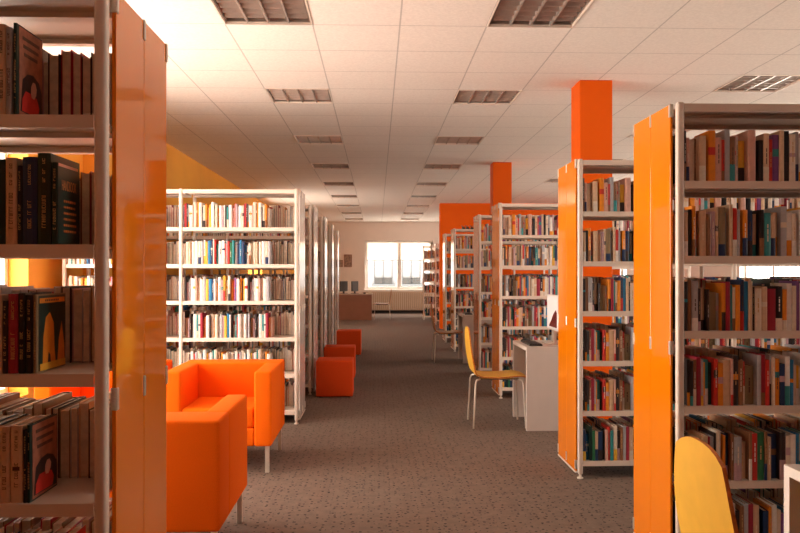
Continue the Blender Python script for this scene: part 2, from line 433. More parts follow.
# ------------------------------------------------------------------ books
COL = {'bk': ((.012, .010, .012), 'black'), 'dk': ((.035, .022, .022), 'dark brown'), 'cr': ((.74, .64, .52), 'cream'), 'wh': ((.82, .79, .75), 'white'),
       'tn': ((.66, .46, .30), 'tan'), 'rs': ((.66, .38, .30), 'rose'), 'or': ((.78, .27, .02), 'orange'), 'yo': ((.80, .47, .05), 'yellow'),
       'br': ((.27, .12, .055), 'brown'), 'rd': ((.58, .035, .025), 'red'), 'cm': ((.34, .02, .045), 'crimson'), 'gy': ((.42, .42, .45), 'grey'),
       'ov': ((.27, .20, .11), 'olive brown'), 'nv': ((.012, .035, .11), 'navy'), 'bl': ((.02, .20, .42), 'blue'), 'tl': ((.03, .26, .27), 'teal'),
       'gn': ((.025, .17, .07), 'green'), 'pu': ((.20, .07, .24), 'purple'), 'mv': ((.52, .34, .38), 'mauve'), 'dg': ((.010, .035, .028), 'dark green')}
PAL = list(COL)
for k, (c, n) in COL.items(): mat('book_' + k, c, 0.42, noise=0.10, nscale=35, spec=0.4)
BM = ['book_' + k for k in PAL] + ['paper', 'paper_rear', 'gold_foil', 'dark_ink']
IX = {k: i for i, k in enumerate(PAL)}
IPAPER, IREAR, IGOLD, IINK = len(PAL), len(PAL) + 1, len(PAL) + 2, len(PAL) + 3
SEQ = {5: 'dk16 rs22 cr52 br10 tn46 yo18 or48 rs40 rd20 gy34 br36 rs26 wh16 yo42 rs52 rs18 bk34 tn38 rd24 pu44 tn32 bk36 cr40 gy24 wh44 mv22 tl20 wh40 cm16',
       4: 'tn26 dk26 or26 cm24 tn46 br32 mv30 tn20 ov46 gy26 tn24 rd28 gy18 cr18 or34 nv34 bl22 tn24 bk30 tl44 tn34 tn34 gy40 wh36 cr30 rd18 wh34 yo22 gn26 nv40',
       3: 'dk24 br28 gy42 dk18 tn42 dk16 ov62 gy20 or26 cm30 tl16 cr20 or30 nv26 bl28 tn28 dk14 cr46 tn40 cm58 bk44 or32 wh34 cr28 pu22 wh40 gy24 rd22 tl30 cr36',
       2: 'bk22 dk20 dk20 br22 cm30 gy16 or10 tl38 dg22 rd28 or34 tn48 rs18 dk36 br34 rd30 ov60 gy28 cm28 rd26 gy14 cr24 or30 nv36 wh34 bl26 cr40 yo22 wh36 mv24',
       1: 'dk26 cr38 dk18 tn44 tn34 cm14 gy26 dk14 cr30 cm16 or18 nv36 br20 gy50 tn48 br22 rd36 gn46 br20 tn28 nv58 dk40 cr30 wh36 bl24 tn30 tl34 rd20 cr42 gy24',
       0: 'nv30 bl36 dg30 gn26 tn30 nv44 bk28 rs26 rd22 tl32 cr38 dk30 br28 gy30 cm34 tn40 dk24 nv36 or22 wh34 cr28 pu26 bl30 tn42 bk30 rd26 gy30 cr36'}
SEQ.update({15: 'cm18 rd12 bk20 gy16 wh40 rs14 cr40 br14 or20 wh40 dk14 cr30 or26 wh26 yo28 wh40 bk14 cr26 or28 wh30 mv26 wh20 dk20 tl28 wh44 wh36 rd12 mv28 gy14 wh40 cr30',
       14: 'cr28 cr28 tn30 or14 cr40 wh44 cr40 gy30 wh28 yo30 bl40 nv24 wh22 rd20 tl40 wh44 wh40 rd16 gy18 rd28 gn30 tl30 wh34 nv36 bl30 nv40 bl20 wh30 cr40',
       13: 'dk24 mv22 gy32 wh34 wh34 rs24 cr40 wh40 gy36 yo36 bl44 nv24 wh30 or30 wh40 mv30 yo26 wh34 cr34 or30 rd22 pu30 wh40 or26 dk24 yo18 wh40',
       12: 'br40 mv26 dk26 gy30 wh40 tl26 wh24 cm34 or24 rs20 wh40 bk14 cr40 or24 cr36 wh34 gy28 mv26 yo34 bl34 wh20 bk24 rs30 tl24 rd16 wh40 cr40 wh34 mv20 gy24',
       11: 'wh30 cr34 dk20 wh40 rd20 gy30 cr30 wh24 bl20 wh38 yo24 mv30 wh36 tl20 cr40 wh30 dk24 or24 wh40 cr34', 10: 'nv30 wh30 cr36 rd20 gy28 wh40 tl26 cr30 bk20 wh38 or22 cr40 wh30 bl24'})
SEQ = {k: [(w[:2], int(w[2:]) * .000685) for w in v.split()] for k, v in SEQ.items()}
BOOKS = []     # dicts
def add_book(key, col, x0, x1, ys, d, z, h, face, rng, unit, lev, row, **extra):
    segs = []
    hero_ = 'hero' in extra
    q = rng.random()
    others = [c for c in ('wh', 'cr', 'dk', 'rd', 'tl', 'yo', 'nv', 'mv', 'or', 'br') if c != col]
    if q < (.75 if unit in 'KLNPQ' else .45): segs = [(1.0, col)]
    elif q < .85:
        a = rng.uniform(.2, .45); segs = [(a, rng.choice(others)), (1.0, col)]
    else:
        a = rng.uniform(.5, .6); segs = [(a, col), (a + rng.uniform(.05, .18), rng.choice(others)), (1.0, col)]
    if hero_: segs = [(1.0, col)]
    t = None
    if rng.random() < .4: t = (rng.uniform(.3, .45), rng.uniform(.6, .85), rng.choice((IGOLD, IINK, IX['wh'], IX['cr'])))
    BOOKS.append(dict(key=key, col=col, x0=x0, x1=x1, ys=ys, d=d, z=z, h=h, face=face, segs=segs, title=t, unit=unit, lev=lev, row=row, **extra))

def fill(unit, bay, lev, xa, xb, row, seqk, start, endcut=0.0):
    posts, y, side = UNITS[unit]
    rng = random.Random('%s%d%d%s' % (unit, bay, lev, row))
    seq = SEQ[seqk]; x = xa; i = start; n = 0
    while True:
        col, w = seq[i % len(seq)]; hr = random.Random('%d-%d' % (seqk, i % len(seq)))
        h = hr.choice((.19, .2, .205, .212, .22, .228)) + hr.uniform(-.006, .006)
        i += 1
        if x + w > xb: break
        if row == 'f':
            d = hr.uniform(.135, .175); ys = y + .012 + hr.uniform(0, .006)
            if hr.random() < .22: ys += .03; h -= .02
            add_book('%s%d%d%s%d' % (unit, bay, lev, row, n), col, x, x + w - .0008, ys, d, LV[lev], h, -1, hr, unit, lev, row, bay=bay, n=n)
        else:
            d = hr.uniform(.185, .205); ys = y + .004 + SDEP - .012
            add_book('%s%d%d%s%d' % (unit, bay, lev, row, n), col, x, x + w - .0008, ys, d, LV[lev], h, 1, hr, unit, lev, row, bay=bay, n=n)
        x += w; n += 1

def uX(u, D=1.985): return (u - 377) * D / 750
# hand-placed books at the right end of the nearest left bookcase: (u0, u1, colour, height, depth)
JF = {5: [(-8, 2.6, 'br', .232, .16), (3, 11, 'tn', .236, .16), (11.3, 17, 'gy', .228, .15), (18.5, 22, 'dg', .240, .15, 'portrait')],
      4: [(-5, 10.5, 'dg', .222, .17), (11, 22, 'tn', .226, .17), (22.4, 27, 'bk', .205, .16), (27.4, 41.5, 'nv', .228, .17), (42, 55, 'dg', .238, .19), (55.6, 62, 'dg', .214, .13, 'handbook')],
      3: [(-5, 7.5, 'tn', .205, .16), (8, 13, 'dk', .19, .15), (13.5, 23, 'cm', .208, .16), (23.4, 30, 'bk', .210, .16), (30.3, 37.4, 'bk', .205, .16), (37.8, 41.4, 'ov', .206, .18, 'figures')],
      2: [(-6, 4.5, 'dk', .205, .16), (5, 15, 'tn', .2, .17), (15.8, 27.4, 'tn', .202, .17), (28, 31.5, 'dk', .19, .15), (31.8, 35, 'dg', .203, .165, 'portrait2')],
      1: [(-4, 8, 'nv', .21, .16), (8.4, 18, 'br', .22, .16), (18.4, 30, 'cr', .215, .16), (30.4, 40, 'dk', .21, .16), (40.4, 54, 'rs', .222, .16), (54.4, 66, 'rd', .225, .16)],
      0: [(10, 22, 'dk', .21, .16), (22.4, 38, 'tn', .22, .16)]}
for lev, row in JF.items():
    posts, y, side = UNITS['J']
    for n, bk in enumerate(row):
        rng = random.Random('J%d%d' % (lev, n)); x0, x1 = uX(bk[0]), uX(bk[1])
        add_book('Jh%d_%d' % (lev, n), bk[2], x0, x1 - .0006, y + .014, bk[4], LV[lev], bk[3], -1, rng, 'J', lev, 'f', bay=1, n=n, hero=(bk[5] if len(bk) > 5 else 'plain'))
    fill('J', 1, lev, PL[1] + .03, uX(row[0][0]) - .003, 'f', lev, 4)
    fill('J', 0, lev, PL[0] + .03, PL[1] - .25, 'f', lev, 11)
    # rear rows run up to the post; laid out from the right
    rng = random.Random('Jr%d' % lev); x = PL[2] - .022; n = 0
    while x > PL[1] + .05:
        w = rng.uniform(.018, .034)
        h = rng.uniform(.205, .245) if lev == 5 else rng.uniform(.195, .225)
        add_book('Jr%d_%d' % (lev, n), rng.choice(('br', 'gy', 'dk', 'tn', 'mv', 'ov', 'cm')), x - w + .0008, x, y + .452, rng.uniform(.195, .21), LV[lev], h, 1, rng, 'J', lev, 'r', bay=1, n=n)
        x -= w; n += 1
    fill('J', 0, lev, PL[0] + .03, PL[1] - .03, 'r', lev, 7)
for unit, (posts, y, side) in list(UNITS.items()):
    if unit == 'J': continue
    for lev in range(6):
        for bay in range(len(posts) - 1):
            xa, xb = posts[bay] + .019, posts[bay + 1] - .019
            if side < 0:
                st = 0 if unit != 'D' else 6
                sk = lev
                if unit in 'BC' and lev in (0, 1): sk = (lev + 5) % 6 if lev == 0 else 2
                if unit in 'BC' and lev == 0: sk = 0
                fill(unit, bay, lev, xa, xb - (.0 if bay == 0 else .15), 'f', sk, st + 13 * bay)
            else:
                fill(unit, bay, lev, xa + (.012 if unit == 'K' else 0), xb - .2 - .02 * (lev % 2), 'f', 10 + (lev if bay == 1 else (lev + 2) % 6), 0 if bay == 1 else 5)
            fill(unit, bay, lev, xa, xb, 'r', (lev + 3) % 6, 5 + 3 * bay)

def book_geo(b, mb, pages, cover=True, page=True, shift=(0, 0, 0), cheap=False):
    """spine at ys facing 'face' (-1: towards the viewer side); body runs away from it"""
    x0, x1, z0, h, d, s = b['x0'] - shift[0], b['x1'] - shift[0], b['z'] + .0008 - shift[2], b['h'], b['d'], -b['face']
    ys = b['ys'] - shift[1]; ye = ys + s * d; t = min(.0025, (x1 - x0) * .12); z1 = z0 + h
    ci = IX[b['col']]; pz1 = z1 - .004; pz0 = z0 + (.003)
    yy = lambda a, c: (min(a, c), max(a, c))
    bul = min(.003, (x1 - x0) * .2)
    if cover:
        za = z0
        for fr_, c in b['segs']:
            zb = z0 + h * fr_
            poly = [(x0, ys), (x0 + (x1 - x0) * .25, ys - s * bul), (x1 - (x1 - x0) * .25, ys - s * bul), (x1, ys), (x1, ys + s * t), (x0, ys + s * t)]
            if s < 0: poly = poly[::-1]
            mb.prism(poly, za, zb, IX[c]); za = zb
        ya, yb = yy(ys + s * t, ye)
        mb.box(x0, x0 + t, ya, yb, z0, z1, ci); mb.box(x1 - t, x1, ya, yb, z0, z1, ci)
        if b['title'] and not b.get('hero'):
            a, c, im = b['title']; xm0, xm1 = x0 + (x1 - x0) * .41, x0 + (x1 - x0) * .59
            yt = ys - s * (bul + .0004)
            za, zb = z0 + h * a, z0 + h * c; zc = za
            rr = random.Random(b['key'])
            while zc < zb - .004:
                ln = rr.uniform(.012, .03); ze = min(zb, zc + ln)
                mb.quad([(xm0, yt, zc), (xm1, yt, zc), (xm1, yt, ze), (xm0, yt, ze)][::int(s)], im); zc = ze + .004
    if page:
        ya, yb = yy(ys + s * t, ye - s * .004)
        pages.box(x0 + t, x1 - t, ya, yb, pz0, pz1, IREAR if (b['face'] > 0) else IPAPER)

INDIV = set('''A00f0 A00f12 A00f13 A00f14 A00f15 A00f17 A00f18 A00f19 A00f20 A00f22 A01f0 A01f10 A01f11 A01f12 A01f13 A01f14 A01f15 A01f16 A01f17 A01f18 A01f19 A01f20 A01f21 A01f22 A01f23 A01f24 A01f4 A01f7 A01f8 A01r16 A01r17 A01r22 A01r24 A01r27 A01r32 A02f0 A02f1 A02f10 A02f11 A02f12 A02f13 A02f14 A02f16 A02f17 A02f18 A02f19 A02f2 A02f20 A02f21 A02f22 A02f23 A02f24 A02f25 A02f26 A02f27 A02f28 A02f3 A02f4 A02f5 A02f7 A02f8 A02f9 A02r15 A02r30 A02r9 A03f0 A03f1 A03f10 A03f11 A03f12 A03f13 A03f14 A03f15 A03f16 A03f17 A03f18 A03f19 A03f2 A03f20 A03f21 A03f22 A03f23 A03f24 A03f3 A03f4 A03f5 A03f6 A03f7 A03f8 A03f9 A03r25 A04f0 A04f1 A04f10 A04f11 A04f12 A04f14 A04f15 A04f17 A04f18 A04f19 A04f2 A04f20 A04f21 A04f22 A04f23 A04f24 A04f26 A04f4 A04f5 A04f6 A04f7 A04f8 A05f0 A05f1 A05f10 A05f12 A05f13 A05f14 A05f16 A05f17 A05f18 A05f19 A05f2 A05f20 A05f21 A05f22 A05f23 A05f4 A05f6 A05f7 A05f8 A05f9 B00f0 B00f10 B00f11 B00f12 B00f13 B00f14 B00f15 B00f2 B00f3 B00f4 B00f5 B00f6 B00f7 B00f8 B00f9 B01f1 B01f10 B01f11 B01f12 B01f13 B01f14 B01f16 B01f17 B01f4 B01f7 B01f9 B02f1 B02f10 B02f11 B02f13 B02f14 B02f16 B02f17 B02f4 B02f7 B02f9 B03f0 B03f1 B03f12 B03f13 B03f14 B03f15 B03f17 B03f2 B03f4 B03f5 B03f6 B03f8 B03f9 B04f0 B04f1 B04f10 B04f11 B04f14 B04f15 B04f2 B04f4 B04f5 B04f6 B04f7 B04f8 B05f10 B05f13 B05f14 B05f2 B05f4 B05f6 B05f7 B05f9 B15f1 C05f14 C05f6 Jh1_5 Jh2_0 Jh2_1 Jh2_2 Jh2_3 Jh2_4 Jh3_0 Jh3_1 Jh3_2 Jh3_3 Jh3_4 Jh3_5 Jh4_0 Jh4_1 Jh4_2 Jh4_3 Jh4_4 Jh4_5 Jh5_1 Jh5_2 Jh5_3 Jr1_10 Jr1_11 Jr1_12 Jr1_3 Jr1_5 Jr1_6 Jr1_7 Jr1_9 Jr2_10 Jr2_11 Jr2_12 Jr2_13 Jr2_14 Jr2_2 Jr2_3 Jr2_4 Jr2_5 Jr2_6 Jr2_7 Jr2_8 Jr2_9 Jr3_11 Jr3_13 Jr3_2 Jr3_3 Jr3_4 Jr3_5 Jr3_9 Jr4_3 Jr4_4 Jr5_2 Jr5_3 Jr5_4 Jr5_5 Jr5_6 Jr5_7 K02r38 K02r45 K04r42 K11r44 K12f12 K12f14 K12f25 K12f27 K12f34 K12f37 K12f39 K12f4 K12f7 K13f0 K13f10 K13f12 K13f14 K13f16 K13f18 K13f22 K13f35 K13f8 K13r43 K14f16 K14f21 K14f25 K14f28 K14f34 K14f36 K14r39 K14r42 K15f15 K15f24 K15f37 K15f40 K15f44 K15f6 K15f9'''.split())
SHELFN = {5: 'top shelf', 4: 'second shelf', 3: 'third shelf', 2: 'fourth shelf', 1: 'fifth shelf', 0: 'bottom shelf'}
UNITN = {'A': 'nearest right bookcase', 'B': 'second right bookcase', 'C': 'third right bookcase', 'J': 'nearest left bookcase', 'K': 'bright white left bookcase', 'E': 'fifth right bookcase'}
def nth(n): return '%d%s' % (n, 'th' if 10 <= n % 100 <= 20 else {1: 'st', 2: 'nd', 3: 'rd'}.get(n % 10, 'th'))
rows = {}
for b in BOOKS: rows.setdefault((b['unit'], b['lev'], b['row'], b['bay']), []).append(b)
for k, r in rows.items():
    r.sort(key=lambda b: b['x0'])
    for i, b in enumerate(r): b['i'] = i + 1; b['ri'] = len(r) - i

def remap(mb):
    used = sorted(set(mb.m)); mp = {u: i for i, u in enumerate(used)}
    mb.m = [mp[i] for i in mb.m]; return [BM[u] for u in used]

def letters(txt, size, mat_name, name, parent, mtx):
    cu = bpy.data.curves.new('lettering', 'FONT'); cu.body = txt; cu.size = size; cu.align_x = 'CENTER'; cu.align_y = 'CENTER'; cu.extrude = .0002
    o = bpy.data.objects.new('lettering_source', cu); C.objects.link(o)
    bpy.context.view_layer.update()
    me = bpy.data.meshes.new_from_object(o.evaluated_get(bpy.context.evaluated_depsgraph_get()))
    bpy.data.objects.remove(o); me.materials.clear(); me.materials.append(M[mat_name])
    me.transform(mtx); return link(name, me, parent)

def glyphs(mb, x0, x1, y, z0, z1, s, rng, vert=True):
    """unreadable small print: short strokes"""
    z = z0
    while z < z1 - .004:
        hgt = rng.uniform(.0035, .0065)
        if rng.random() > .14:
            k = rng.random(); w = x1 - x0; st = .0014
            mb.box(x0, x1, y - .0003, y, z, z + st)
            if k < .6: mb.box(x0, x0 + st, y - .0003, y, z, z + hgt)
            if k > .3: mb.box(x1 - st, x1, y - .0003, y, z, z + hgt)
            if k > .5: mb.box(x0, x1, y - .0003, y, z + hgt - st, z + hgt)
        z += hgt + .0018

def make_book(b):
    mid = ((b['x0'] + b['x1']) / 2, b['ys'], b['z'] + .0008)
    col = COL[b['col']][1]
    if b['row'] == 'f':
        lab = '%s book, %s from left on %s of %s' % (col, nth(b['vis_i']), SHELFN[b['lev']], UNITN[b['unit']])
        if b['bay'] == 0 and b['unit'] == 'K': lab = '%s book beyond the left post, %s from right, %s of %s' % (col, nth(b['vis_ri']), SHELFN[b['lev']], UNITN[b['unit']])
        grp = 'books on the shelves'
    else:
        lab = 'page edge of rear-row book, %s from right post, %s of %s' % (nth(b['vis_ri']), SHELFN[b['lev']], UNITN[b['unit']])
        if b['unit'] != 'J': lab = 'rear-row book, %s from left, behind the front books, %s of %s' % (nth(b['vis_i']), SHELFN[b['lev']], UNITN[b['unit']])
        if b['unit'] == 'K': lab = 'rear-row book, %s from right %s, %s of %s' % (nth(b['vis_ri']), 'end' if b['bay'] else 'before left post', SHELFN[b['lev']], UNITN['K'])
        grp = 'books in the rear rows'
    hero = b.get('hero')
    if hero == 'portrait': lab = 'book showing its terracotta cover and green spine on top shelf of nearest left bookcase'
    if hero == 'handbook': lab = 'dark book with orange capital title on its cover, beside the post on the left'
    if hero == 'figures': lab = 'book with two orange figures on its dark cover in nearest left bookcase'
    if hero == 'portrait2': lab = 'red-covered book ending the fourth shelf row of nearest left bookcase'
    o = empty('book', mid, lab, 'book', grp)
    cv, pg = MB(), MB(); book_geo(b, cv, pg, shift=mid)
    ms = remap(cv); cv.build('cover', ms, o)
    ms = remap(pg); pg.build('page_block', ms, o)
    if hero:
        rng = random.Random(b['key'] + 'h')
        w = b['x1'] - b['x0']; bul = min(.003, w * .2); ysp = -bul - .0003
        gm = MB(); cw = min(w * .22, .005)
        im = ['dark_ink' if b['col'] in ('tn', 'cr', 'rs', 'gy') else 'gold_foil']; ga = MB()
        glyphs(gm, -cw, cw, ysp, b['h'] * .18, b['h'] * rng.uniform(.5, .62), 1, rng); glyphs(ga, -cw * .7, cw * .7, ysp, b['h'] * .68, b['h'] * .93, 1, rng)
        gm.build('spine_title', im, o); ga.build('spine_author', im, o)
        if hero == 'plain' and b['col'] == 'tn' and b['lev'] == 2 and b['i'] % 2: 
            MB().box(-w * .3, w * .3, ysp - .0004, ysp, b['h'] * .42, b['h'] * .47).build('spine_band', ['dark_ink'], o)
        if hero != 'plain':
            xs = w / 2 + .0003; d, h = b['d'], b['h']
            def plate(name, m, y0, y1, z0, z1, off=0.0):
                return MB().box(xs - .0003 + off, xs + .0004 + off, y0, y1, z0, z1).build(name, m, o)
            def blob(name, m, pts, off):
                q = MB(); n = len(pts)
                q.v = [(xs + off, y, z) for y, z in pts] + [(xs + off + .0004, y, z) for y, z in pts]
                q.f = [tuple(range(n - 1, -1, -1)), tuple(range(n, 2 * n))] + [(i, (i + 1) % n, n + (i + 1) % n, n + i) for i in range(n)]; q.m = [0] * len(q.f)
                return q.build(name, m, o, fixn=True)
            MX = lambda y, z: Matrix.Translation((xs + .0012, y, z)) @ Matrix.Rotation(PI / 2, 4, 'Z') @ Matrix.Rotation(PI / 2, 4, 'X')
            if hero in ('portrait', 'portrait2'):
                plate('cover_sheet', 'cover_terracotta', .012, d - .003, .004, h - .004)
                for k in range(3): plate('title_line', 'dark_ink', .03 + .004 * k, d - .022 - .006 * k, h * .86 - k * .021, h * .86 - k * .021 + .009, .0008)
                blob('cover_picture', 'book_dk', [(.018, h * .06), (d - .008, h * .04), (d - .008, h * .36), (d * .82, h * .47), (d * .6, h * .52), (d * .38, h * .50), (.03, h * .42)], .0008)
                blob('cover_figure', 'book_rd', [(d * .16, h * .07), (d * .78, h * .06), (d * .84, h * .17), (d * .74, h * .27), (d * .58, h * .30), (d * .30, h * .30), (d * .17, h * .2)], .0015)
                blob('cover_figure', 'book_rs', [(d * .52, h * .26), (d * .62, h * .25), (d * .70, h * .31), (d * .72, h * .38), (d * .66, h * .44), (d * .57, h * .44), (d * .50, h * .38), (d * .49, h * .31)], .0022)
            elif hero == 'figures':
                plate('cover_sheet', 'book_dg', .01, d - .003, .004, h - .004)
                plate('title_band', 'book_or', .014, d - .01, h * .885, h * .95, .0008)
                gm = MB()
                for k in range(8): gm.box(xs + .0016, xs + .0019, .045 + k * .011, .052 + k * .011, h * .905, h * .93)
                gm.build('cover_title', ['dark_ink'], o)
                blob('cover_figure', 'book_or', [(.03, .012), (d * .62, .012), (d * .58, h * .3), (d * .55, h * .62), (d * .42, h * .76), (d * .28, h * .70), (d * .2, h * .45)], .0008)
                blob('cover_figure', 'book_or', [(d * .68, .012), (d * .95, .012), (d * .93, h * .3), (d * .84, h * .62), (d * .74, h * .4)], .0008)
                blob('cover_dark_shape', 'book_dk', [(d * .33, .014), (d * .45, .014), (d * .42, h * .2), (d * .37, h * .24)], .0016)  # dark printed shape on the larger figure
                plate('cover_strip', 'book_yo', .014, d - .008, .004, .022, .0022)
            elif hero == 'handbook':
                plate('cover_edge', 'book_rs', .003, d - .001, h - .008, h - .0005)
                letters('HANDBOOK', .0205, 'cover_orange', 'cover_title', o, MX(d * .52, h * .73) @ Matrix.Diagonal((.80, 1.9, 1, 1)))
                gm = MB(); rr = random.Random(5)
                for k in range(6):
                    y = .035
                    while y < d - .02:
                        l = rr.uniform(.004, .012); gm.box(xs + .0003, xs + .0007, y, y + l, h * .53 - k * .016, h * .53 - k * .016 + .006); y += l + .003
                gm.build('cover_print', ['ply_edge'], o)
    return o

# only what the photo shows is counted from the left
for k, r in rows.items():
    vis = [b for b in r if b['key'] in INDIV] if '@' not in ''.join(INDIV) else r
    vis = vis or r
    for b in r: b['vis_i'] = b['i']; b['vis_ri'] = b['ri']
    if k[0] == 'J' and k[2] == 'f' and k[3] == 1:
        hv = [b for b in r if b.get('hero') and b['x1'] > uX(0.5)]
        for i, b in enumerate(hv): b['vis_i'] = i + 1
STUFF_FACES = []
sb = MB()
for b in BOOKS:
    if b['key'] in INDIV: make_book(b)
    else:
        n0 = len(sb.f); book_geo(b, sb, sb, cheap=True)
        STUFF_FACES.append((n0, len(sb.f), b['key']))
st = sb.build('books', BM)
tag(st, 'remaining rows of mixed books filling the farther shelves', 'books', None, 'stuff')

# ------------------------------------------------------------------ armchairs and poufs
def armchair(x, y, rz, lab):
    """local: 0.745 wide (x), 0.76 deep (y), open towards -y, centre at origin"""
    r = empty('armchair', (x, y, 0), lab, 'armchair', 'orange cube armchairs', rz)
    W, D_ = .3725, .38; m = 'orange_fabric'
    bv = dict(bevel=.016, segs=4, smooth=True)
    MB().box(-W, W, D_ - .24, D_, .19, .71).build('backrest', m, r, **bv)
    for s in (-1, 1):
        xa, xb = sorted((s * W, s * (W - .12)))
        MB().box(xa, xb, -D_, D_ - .236, .19, .71).build('arm', m, r, **bv)
    MB().box(-W + .117, W - .117, -D_ + .004, D_ - .235, .19, .315).build('seat_base', m, r, **bv)
    MB().box(-W + .121, W - .121, -D_ + .012, D_ - .241, .314, .455).build('seat_cushion', m, r, bevel=.022, segs=4, smooth=True)
    for sx in (-1, 1):
        for sy in (-1, 1):
            MB().box(sx * (W - .035) - .014, sx * (W - .035) + .014, sy * (D_ - .05) - .014, sy * (D_ - .05) + .014, 0, .195).build('leg', 'clip_metal', r, bevel=.002, segs=1)
    return r
armchair(-.731 - .3725, 5.60, 0, 'orange cube armchair facing us in front of the bright white bookcase')
armchair(-.731 - .3725, 3.885, PI, 'orange cube armchair in the foreground turned with its back to us')
armchair(-1.985, 5.60, 0, 'orange cube armchair glimpsed through the lower shelves of the nearest left bookcase')

def pouf(x0, y0, lab):
    r = empty('pouf', (x0 + .205, y0 + .205, 0), lab, 'pouf', 'shade-darkened orange cube poufs')
    MB().box(-.205, .205, -.205, .205, .012, .41).build('cushion', 'shaded_orange_fabric', r, bevel=.012, segs=3, smooth=True)
    for sx in (-1, 1):
        for sy in (-1, 1): MB().cyl(sx * .16, sy * .16, 0, .014, .02, 10).build('glide', 'dark_plastic', r)
pouf(-.68, 8.37, 'nearest shade-darkened orange cube pouf beside the left row of bookcases')
pouf(-.70, 9.86, 'middle shade-darkened orange cube pouf, partly behind the nearest one')
pouf(-.68, 12.60, 'farthest shade-darkened orange cube pouf, towards the brown counter')

# ------------------------------------------------------------------ chairs
def chair(x, y, rz, lab, ply='yellow_ply'):
    """local: sitter faces +x; origin on the floor at the centre of the seat"""
    r = empty('chair', (x, y, 0), lab, 'chair', 'plywood chairs on thin metal legs', rz)
    def sheet(name, prof, width, t, arch=0.0):
        vt = []; n = 9
        P = [Vector((p[0], 0, p[1])) for p in prof]
        nor = []
        for i in range(len(P)):
            d = (P[min(i + 1, len(P) - 1)] - P[max(i - 1, 0)]).normalized(); nor.append(Vector((-d.z, 0, d.x)))
        q = MB(); K = len(P)
        for side in (0, 1):
            for i in range(K):
                hw = width[i]
                for j in range(n):
                    a = -1 + 2 * j / (n - 1); p = P[i] + nor[i] * (t * side)
                    q.v.append((p.x, a * hw, p.z - arch * abs(a) ** 2.6 * (i / (K - 1)) ** 3))
        g = lambda s, i, j: s * K * n + i * n + j
        for i in range(K - 1):
            for j in range(n - 1):
                q.f.append((g(0, i, j), g(0, i + 1, j), g(0, i + 1, j + 1), g(0, i, j + 1))); q.m.append(0)
                q.f.append((g(1, i, j), g(1, i, j + 1), g(1, i + 1, j + 1), g(1, i + 1, j))); q.m.append(0)
            for j in (0, n - 1):
                a = (g(0, i, j), g(1, i, j), g(1, i + 1, j), g(0, i + 1, j)); q.f.append(a if j == 0 else a[::-1]); q.m.append(1)
        for i in (0, K - 1):
            for j in range(n - 1):
                a = (g(0, i, j), g(0, i, j + 1), g(1, i, j + 1), g(1, i, j)); q.f.append(a if i == 0 else a[::-1]); q.m.append(1)
        q.build(name, [ply, 'ply_edge'], r, fixn=True, smooth=True)
    # backrest: from its foot behind the seat up to the rounded top
    prof = []; wid = []
    for k in range(22):
        s = k / 21; z = .475 + s * .425
        xx = -.225 - .055 * s - .012 * math.sin(PI * s)
        if s < .06: xx += .012 * (1 - s / .06)
        w = .215 - .055 * max(0, (s - .35) / .65) ** 1.3
        prof.append((xx, z)); wid.append(w)
    sheet('backrest', prof, wid, .012, .042)
    prof = []; wid = []
    for k in range(16):
        s = k / 15; xx = -.225 + s * .47
        z = .462 - .012 * math.sin(PI * min(1, s * 1.3)) - (.022 * ((s - .82) / .18) ** 2 if s > .82 else 0)
        if s < .12: z += .014 * (1 - s / .12) ** 2
        w = .205 * (1 - .14 * max(0, (s - .55) / .45) ** 2)
        prof.append((xx, z)); wid.append(w)
    sheet('seat', prof, wid, .012)
    for sy in (-1, 1):
        MB().tube([(-.19, sy * .165, .44), (-.225, sy * .185, .43), (-.235, sy * .195, .40), (-.255, sy * .205, 0.004)], .0085, 8).build('leg', 'clip_metal', r, smooth=True)
        MB().tube([(.15, sy * .165, .438), (.185, sy * .18, .43), (.195, sy * .19, .40), (.215, sy * .205, 0.004)], .0085, 8).build('leg', 'clip_metal', r, smooth=True)
        MB().tube([(-.20, sy * .165, .443), (.16, sy * .165, .440)], .008, 8).build('seat_rail', 'chrome', r, smooth=True)
    return r
chair(1.115, 6.865, 0, 'yellow plywood chair pushed up to the white desk in the middle of the aisle')
chair(1.246, 2.208, 0, 'yellow chair back in the right foreground beside the nearest right bookcase')
chair(1.14, 11.76, 0, 'dim brown-seated chair farther down the aisle at the second desk', 'brown_ply')
chair(.135, 22.3, PI, 'small wooden chair by the radiator at the far wall', 'brown_ply')

# ------------------------------------------------------------------ desks
def desk(x, y, lab, dx=.465, dy=.68, z=.738):
    r = empty('desk', (x, y, 0), lab, 'desk', 'pale box desks on panel legs'); t = .034
    def panel(name, a):
        q = MB().box(*a); q.m = [0, 0, 0, 0, 1, 0]
        return q.build(name, ['desk_laminate', 'desk_edge'], r)
    panel('side_panel', (0, dx, 0, t, 0, z - t)); panel('side_panel', (0, dx, dy - t, dy, 0, z - t))
    panel('desktop', (0, dx, 0, dy, z - t, z))
    MB().box(dx - .018, dx - .004, t, dy - t, .25, z - t).build('modesty_panel', 'desk_laminate', r)
    return r
desk(1.317, 6.565, 'pale box desk with a white computer, beside the yellow chair in mid aisle')
desk(1.40, 1.86, 'pale desk corner at the right edge of the foreground')
desk(1.317, 11.45, 'farther pale desk next to the dim brown-seated chair')

